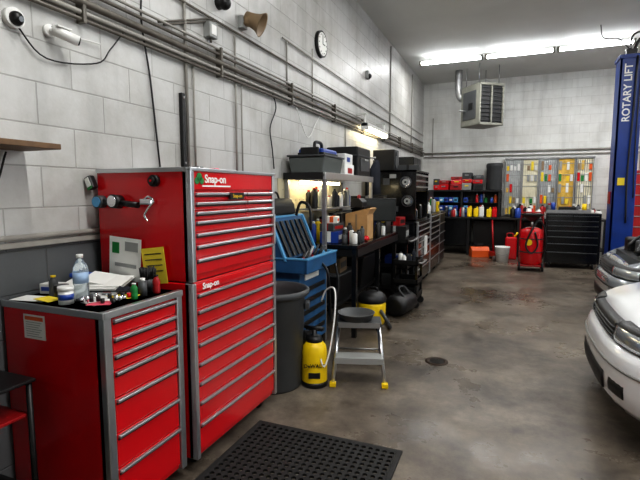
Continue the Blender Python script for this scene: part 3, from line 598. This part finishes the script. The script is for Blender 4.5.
while x<-.85:
    w=random.uniform(.12,.3); z=1.541
    while z<1.541+random.uniform(.2,.42):
        h=random.uniform(.06,.17); b.at(x+w/2,11.92,z,random.uniform(-9,9)); m=random.choice([REDD,RED,BLK,DGR,RED,GRY])
        b.box(-w*.48,w*.48,-.15,.15,0,h,m,.012); b.box(-w*.2,w*.2,-.165,-.15,h*.5,h*.7,random.choice([GRY,BLK,STEEL,YEL]),.003); z+=h+.003
    x+=w+.01
b.M=Matrix.Identity(4); b.done()
b=B('grey_canister'); b.lathe([(.17,0),(.18,.02),(.18,.52),(.19,.54),(.19,.60),(.17,.63),(.0,.635)],(-.38,11.9,1.541),DGR); b.done()
MET=mat('brushed_sheet',(190,194,194),.35,.5,.25,14); MET2=mat('panel_cream',(226,220,194),.5,0,.15,5); MET3=mat('panel_yellow',(226,186,84),.5,0,.3,9)
b=B('parts_display_rack')
b.box(-.15,1.72,12.13,12.19,.93,2.28,MET,.004)
for i,x in enumerate((-.14,.235,.61,.985,1.36)):
    w=.355; pm=(MET,MET2,MET,MET3,MET2)[i]
    b.box(x,x+w,12.09,12.13,.95,2.25,pm,.004)
    b.box(x,x+.018,12.05,12.13,.93,2.28,STEEL); b.box(x+w-.018,x+w,12.05,12.13,.93,2.28,STEEL)
    for k in range(7): b.cyl((x+.04+k*.045,12.088,.97),(x+.04+k*.045,12.088,2.23),.007,STEEL if i%2==0 else pm,seg=6)
    for j in range(5): b.box(x+.02,x+w-.02,12.07,12.095,1.10+.26*j,1.112+.26*j,STEEL)
    for j in range(5):
        for q in range(4):
            if random.random()<.35: continue
            xx=x+.03+q*.078; zz=1.12+.26*j-.16; hh=.1+.12*random.random()
            b.box(xx,xx+.055,12.055+.02*random.random(),12.092,zz,zz+hh,random.choice([YPAP,ORG,YEL,PAPER,GRY,MET,TAN,WHT,MET3,PAPER,GRN,RED]),.002)
b.box(-.16,1.73,12.05,12.13,2.26,2.3,STEEL,.003); b.done()
cans('chemical_bottles',.0,1.8,11.45,11.85,.901,28,(.14,.34),cols=MIX+[YEL,WHT,RED],r=(.03,.07))

b=B('red_oil_drain_tank'); b.at(.40,9.65,0)
b.lathe([(.17,.12),(.2,.15),(.205,.4),(.205,.72),(.19,.78),(.1,.82),(.05,.83)],(0,0,0),RED)
b.lathe([(.208,.35),(.212,.36),(.208,.37)],(0,0,0),BLK); b.lathe([(.208,.6),(.212,.61),(.208,.62)],(0,0,0),BLK)
b.cyl((0,0,.82),(0,0,.95),.025,STEEL); b.lathe([(.03,.93),(.2,1.06),(.21,1.08),(.19,1.07),(.02,.95)],(0,0,0),BLK)
b.box(-.23,.23,-.2,.2,.09,.12,REDD,.005)
for x in (-.2,.2):
    b.tube([(x,.1,.1),(x,.12,.9),(x*.8,.14,1.1)],.014,REDD)
    for y in (-.14,.14): b.cyl((x-.02,y,.08),(x+.02,y,.08),.08,RUB); b.cyl((x-.022,y,.08),(x+.022,y,.08),.035,STEEL)
b.cyl((-.16,.14,1.1),(.16,.14,1.1),.014,REDD)
b.tube([(.18,-.05,.2),(.25,-.1,.5),(.2,-.1,.85),(.1,-.12,.95),(0,-.21,.8),(-.1,-.22,.5),(.0,-.23,.35),(.1,-.22,.5),(.05,-.22,.75)],.016,BLK)
b.cyl((-.05,-.205,.55),(-.05,-.215,.55),.06,YEL); b.done()
b=B('black_drawer_cabinet'); b.at(.66,10.1,0,-90)
cabinet(b,.95,.55,.1,1.08,[(.1,(.5,.5))]*2+[(.1,1),(.12,1),(.14,1),(.17,1),(.2,1)],BLKG,BLKG,mat('dark_pull',(80,82,85),.35,.8),BLKG,.03,ph=.012); casters(b,.95,.55,.1,.05); b.done()
b=B('parts_tray'); b.at(1.1,10.38,1.081); b.box(-.42,.35,-.1,.1,0,.03,STEEL,.004); b.box(-.42,.35,-.11,-.1,0,.06,STEEL); b.box(-.2,.1,-.08,.08,.03,.12,BLK,.01); b.cyl((-.3,0,.03),(-.3,0,.2),.04,BBIN); b.cyl((.25,0,.03),(.25,0,.18),.04,YEL); b.done()
b=B('white_bucket'); b.lathe([(.12,0),(.15,.3),(.157,.31),(.157,.33),(.14,.33),(.11,.02),(0,.02)],(-.12,10.55,0),WHT); b.tube([(-.27,10.55,.31),(-.24,10.42,.2),(-.12,10.39,.16),(0,10.42,.2),(.03,10.55,.31)],.004,STEEL); b.done()
b=B('red_floor_jack'); b.at(-.25,11.0,0,20); b.box(-.12,-.08,-.3,.3,.05,.16,REDD,.01); b.box(.08,.12,-.3,.3,.05,.16,REDD,.01); b.box(-.1,.1,.0,.25,.06,.14,REDD,.01)
for x in (-.14,.14):
    for y in (-.27,.27): b.cyl((x-.02,y,.05),(x+.02,y,.05),.05,STEEL)
b.cyl((0,-.2,.12),(0,-.15,.22),.05,STEEL); b.cyl((0,.2,.14),(0,.35,.85),.018,REDD); b.done()
b=B('red_gas_can'); b.at(.05,11.05,0); b.box(-.12,.12,-.1,.1,0,.5,RED,.03); b.cyl((.06,0,.49),(.13,0,.6),.02,YEL); b.tube([(-.09,0,.48),(-.08,0,.57),(.03,0,.57),(.04,0,.49)],.014,REDD); b.done()
b=B('orange_toolbox'); b.at(-.62,11.15,0,20); b.prism([(-.12,0),(.12,0),(.12,.16),(.05,.24),(-.05,.24),(-.12,.16)],'x',-.2,.2,ORG,.006); b.tube([(-.08,0,.24),(-.07,0,.29),(.07,0,.29),(.08,0,.24)],.01,BLK); b.done()
b=B('red_storage_cabinet'); b.at(2.2,11.7,0,-90); cabinet(b,1.0,.45,.05,1.95,[(1,1)]*8,REDD,REDD,STEEL,None,.05); b.done()

# unit heater
b=B('hanging_unit_heater'); HM=Matrix.Translation((-.62,10.9,3.36))@Matrix.Rotation(math.radians(40),4,'Z'); b.M=HM
b.box(-.31,.31,-.22,.40,-.44,.44,HEAT,.02); b.box(-.27,.27,-.24,-.2,-.39,.39,BLK)
for i in range(9):
    z=-.34+i*.085; b.M=HM@Matrix.Translation((0,-.25,z))@Matrix.Rotation(math.radians(8),4,'X'); b.box(-.27,.27,-.025,.025,-.004,.004,DGR)
b.M=HM
for x in (-.31,-.02,.27): b.box(x,x+.035,-.275,-.2,-.44,.44,HEAT,.004)
b.box(-.31,.31,-.275,-.2,.39,.44,HEAT,.004); b.box(-.31,.31,-.275,-.2,-.44,-.39,HEAT,.004)
b.box(-.325,-.31,-.15,.3,-.3,.3,DGR,.004); b.box(-.33,-.32,-.05,.1,-.1,.05,BLK,.004)
for x in (-.25,.25):
    for y in (-.15,.3): b.cyl((x,y,.44),(x,y,.85),.01,STEEL)
b.tube([(-.15,.38,.2),(-.25,.5,.25),(-.3,.52,.45),(-.3,.52,.85)],.08,STEEL,seg=14); b.cyl((-.3,.2,-.1),(-.48,.2,-.1),.02,STEEL); b.done()

# lift
b=B('two_post_car_lift')
for x0,sgn in ((1.52,1),(4.7,-1)):
    b.box(x0,x0+.32,8.75,8.78,0.02,3.62,LIFTB,.003); b.box(x0,x0+.32,9.08,9.11,.02,3.62,LIFTB,.003)
    xb=x0 if sgn>0 else x0+.29; b.box(xb,xb+.03,8.75,9.11,.02,3.62,LIFTB,.003)
    b.box(x0-.06,x0+.42,8.65,9.2,0,.025,LIFTB,.003); b.box(x0+.03,x0+.29,8.79,9.07,.3,1.2,BLKG,.01)
    b.box(x0-.02,x0+.34,8.73,9.13,3.58,3.64,LIFTB,.004); b.box(x0+.08,x0+.24,8.85,9.0,3.64,3.75,BLKG,.01)
    xa=x0+.32 if sgn>0 else x0
    b.box(min(xa,xa+sgn*.15),max(xa,xa+sgn*.15),8.8,9.06,.35,.47,LIFTB,.006)
    for sy in (-1,1):
        b.tube([(xa+sgn*.08,8.93,.41),(xa+sgn*.5,8.93+sy*.6,.41)],.05,LIFTB,seg=4,smooth=False); b.cyl((xa+sgn*.5,8.93+sy*.6,.4),(xa+sgn*.5,8.93+sy*.6,.52),.06,RUB)
b.text('ROTARY LIFT',.15,PAPER,(1.64,8.748,3.05),'y',rot=90,bold=True)
b.tube([(1.74,8.72,3.6),(1.72,8.7,2.6),(1.70,8.7,1.8),(1.72,8.7,1.0)],.014,BLK); b.tube([(1.80,8.72,3.6),(1.78,8.7,2.4),(1.80,8.7,1.4)],.01,BLK)
b.tube([(1.7,8.95,3.7),(1.9,8.95,3.95),(2.6,8.95,3.7),(4.0,8.95,3.75),(4.85,8.95,3.64)],.025,BLK); b.tube([(1.66,8.9,3.7),(1.75,8.9,4.0),(2.4,8.9,3.9),(4.0,8.9,3.8),(4.85,8.9,3.64)],.015,BLK)
b.box(1.50,1.52,8.85,9.0,1.3,1.5,REDD,.004); b.box(1.58,1.68,8.735,8.75,1.6,1.72,YPAP,.002)
b.done()
cable('ceiling_drop_cord',[(1.25,9.0,ZC),(1.3,9.0,4.0),(1.5,8.95,3.95),(1.62,8.9,3.8),(1.66,8.9,3.74)],.008)

b=B('floor_drain'); b.M=Matrix.Translation((-.55,4.05,0)); b.lathe([(.10,0),(.10,.006),(.075,.007),(.07,.002),(0,.002)],(0,0,0),mat('rusty_iron',(60,44,32),.6,.5,.4,30))
for i in range(5): b.box(-.06,.06,-.055+.025*i,-.045+.025*i,.002,.006,BLK)
b.done()

# ------- cars -------
def car(name,px,py,paint,w=.86,n=3.0,D=.5,rz=0,tall=0,openhood=False):
    b=B(name); b.at(px,py,0,rz)
    def plan(y0,y1,k=24):
        pts=[]
        for i in range(k+1):
            y=y0+(y1-y0)*i/k
            yy=min(abs(y)/w,.9995)
            pts.append((D*(1-(1-yy**n)**(1/n)),y))
        return pts
    def planfull(k=40):
        pts=[]
        for i in range(k+1):
            f=-math.pi/2+math.pi*i/k
            pts.append((D*(1-abs(math.cos(f))**(2/n)),w*math.copysign(abs(math.sin(f))**(2/n),math.sin(f))))
        return pts
    def band(pts,prof,m):
        rings=[]
        for i,p in enumerate(pts):
            a=Vector(pts[max(i-1,0)]);c=Vector(pts[min(i+1,len(pts)-1)]); t=(c-a).normalized(); nr=Vector((-t.y,t.x))
            rings.append([(p[0]+nr.x*o,p[1]+nr.y*o,z) for o,z in prof])
        b.loft(rings,m)
    hw=lambda x: w*(1-(max(0,1-x/D))**n)**(1/n) if x<D else w
    top=[(.04,.60),(.07,.66),(.12,.695),(.2,.72),(.35,.76),(.55,.80),(.8,.845),(1.1,.90),(1.3,.93),(2.2,.95),(3.4,.97),(4.0,.95),(4.3,.88),(4.42,.75)]
    rings=[]
    for x,zt in top:
        zt+=tall*min(1,x*2); q=hw(x)-.015
        if x>4: q-=(x-4)*.35
        dz=.16 if (openhood and .15<x<1.2) else 0
        P=[(-.94,.2),(-1,.3),(-1,.52),(-.985,zt-.13),(-.93,zt-.05),(-.84,zt),(-.82,zt-dz),(-.45,zt+.025-dz),(0,zt+.035-dz)]
        P=P+[(-a,z) for a,z in P[-2::-1]]
        rings.append([(x,a*q,z) for a,z in P])
    b.loft(rings,paint)
    t=tall
    if openhood:
        b.box(.22,1.15,-.66,.66,.60,.70+t,BLK,.01)
        b.box(.35,.85,-.25,.3,.70,.86+t,DGR,.03); b.box(.4,.8,-.2,.25,.86,.89+t,BLK,.02)
        b.box(.3,.6,-.62,-.35,.70,.88+t,BLK,.02); b.box(.75,1.05,-.6,-.3,.70,.9+t,BLK,.02); b.cyl((.4,-.6,.88+t),(.4,-.6,.93+t),.04,YEL)
        b.box(.3,.6,.38,.62,.70,.87+t,BLK,.03); b.cyl((.9,.5,.7),(.9,.5,.93+t),.1,WHT); b.cyl((.9,.5,.9),(.9,.5,.96+t),.05,BLK)
        b.tube([(.25,-.3,.75+t),(.4,-.1,.9+t),(.7,.1,.95+t),(.9,.4,.88+t)],.035,BLK); b.tube([(.28,.3,.78+t),(.5,.35,.92+t),(.9,-.3,.93+t)],.02,BLK); b.tube([(.3,-.5,.9+t),(.6,-.3,.97+t),(.95,-.2,.9+t)],.012,BLUEL)
        H=Matrix.Translation((1.18,0,.93+t))@Matrix.Rotation(math.radians(62),4,'Y'); M0=b.M; b.M=M0@H
        b.box(-1.0,0,-.70,.70,-.012,.012,paint,.01); b.box(-.9,-.1,-.6,.6,-.03,-.012,BLK,.01); b.M=M0
        b.cyl((.5,-.6,.8),(.72,-.6,1.6),.01,BLK)
    G=[(1.15,.90+t,.905+t,.74,.70),(1.95,.92+t,1.36+t,.78,.58),(2.9,.92+t,1.38+t,.78,.58),(3.85,.93+t,.97+t,.74,.66)]
    b.loft([[(x,-a,z0),(x,-c,z1),(x,-c*.5,z1+.02),(x,c*.5,z1+.02),(x,c,z1),(x,a,z0)] for x,z0,z1,a,c in G],GLASS,smooth=False)
    b.loft([[(x,-c,z-.02),(x,-c,z),(x,-c*.5,z+.035),(x,c*.5,z+.035),(x,c,z),(x,c,z-.02)] for x,z,c in ((1.9,1.355+t,.575),(2.1,1.385+t,.6),(2.85,1.40+t,.6),(3.0,1.37+t,.575))],paint)
    for s in (-1,1):
        b.tube([(1.15,s*.76,.92+t),(1.95,s*.6,1.38+t),(2.9,s*.6,1.40+t),(3.85,s*.74,.97+t)],.03,paint,smooth=False)
        b.tube([(2.4,s*.8,.93+t),(2.4,s*.6,1.39+t)],.03,paint,smooth=False)
        b.tube([(1.35,s*.8,.95+t),(1.32,s*.9,.99+t)],.02,BLK); b.box(1.27,1.37,s*.98-.08,s*.98+.08,.94+t,1.06+t,BLK if t==0 else paint,.02)
        for x in (.88,3.5):
            b.cyl((x,s*(w-.25),.33),(x,s*(w+.004),.33),.37,BLK,seg=36); b.cyl((x,s*(w-.2),.31),(x,s*(w+.012),.31),.31,RUB,seg=36); b.cyl((x,s*(w+.012),.31),(x,s*(w+.018),.31),.2,SILV,seg=24)
            b.cyl((x,s*(w+.018),.31),(x,s*(w+.03),.31),.06,DGR,seg=16)
        pl=plan(s*.38,s*.80,16) if s>0 else plan(-.80,-.38,16)
        band(pl,[(-.08,.555),(.008,.555),(.014,.6),(.0,.66),(-.03,.685),(-.08,.69)],BLK)
        pl=plan(s*.40,s*.78,16) if s>0 else plan(-.78,-.40,16)
        band(pl,[(-.06,.565),(.014,.565),(.020,.6),(.006,.655),(-.024,.675),(-.06,.68)],LAMP)
        pl=plan(.80,.853,8) if s>0 else plan(-.853,-.80,8)
        band(pl,[(-.06,.555),(.008,.555),(.012,.6),(-.004,.665),(-.06,.68)],AMB)
        pl=plan(.46,.62,8) if s>0 else plan(-.62,-.46,8)
        band(pl,[(-.05,.27),(.055,.27),(.06,.31),(.055,.35),(-.05,.35)],BLK)
    band(plan(-.37,.37),[(-.06,.555),(0,.555),(.0,.66),(-.06,.68)],BLK)
    for z in (.57,.60,.63): band(plan(-.36,.36),[(-.03,z),(.01,z),(.01,z+.008),(-.03,z+.008)],DGR)
    F=planfull()[1:-1]
    band(F,[(-.1,.19),(.02,.19),(.045,.23),(.055,.32),(.058,.44),(.05,.50),(.03,.54),(-.05,.55),(-.1,.55)],paint)
    band(F[6:-6],[(.03,.425),(.062,.43),(.064,.445),(.03,.45)],GRY if t==0 else BLK)
    band(plan(-.38,.38),[(-.05,.235),(.056,.24),(.062,.28),(.062,.35),(-.05,.36)],BLK)
    if not openhood:
        for s in (-1,1): b.tube([(.18,s*.3,.735),(.6,s*.42,.83),(1.12,s*.5,.925)],.004,GRY)
    return b.done()
car('white_car',.64,3.74,CARW)
car('silver_car',1.10,6.45,CARS,tall=.05,openhood=True)

# ---------- lights / world ----------
w=bpy.data.worlds.new('world'); bpy.context.scene.world=w; w.use_nodes=True
bg=w.node_tree.nodes['Background']; bg.inputs[0].default_value=(.9,.95,1,1); bg.inputs[1].default_value=2.8
sc=bpy.context.scene
sc.view_settings.view_transform='Standard'; sc.view_settings.exposure=-.03
try: sc.view_settings.look='Medium High Contrast'
except Exception as e: print(e)
cam=bpy.data.cameras.new('camera'); cam.lens=25.9; cam.sensor_width=36; co=bpy.data.objects.new('camera',cam); sc.collection.objects.link(co)
co.location=(0,0,1.5); co.rotation_euler=(math.radians(84.0),0,math.radians(22.4)); cam.clip_start=.05
sc.camera=co
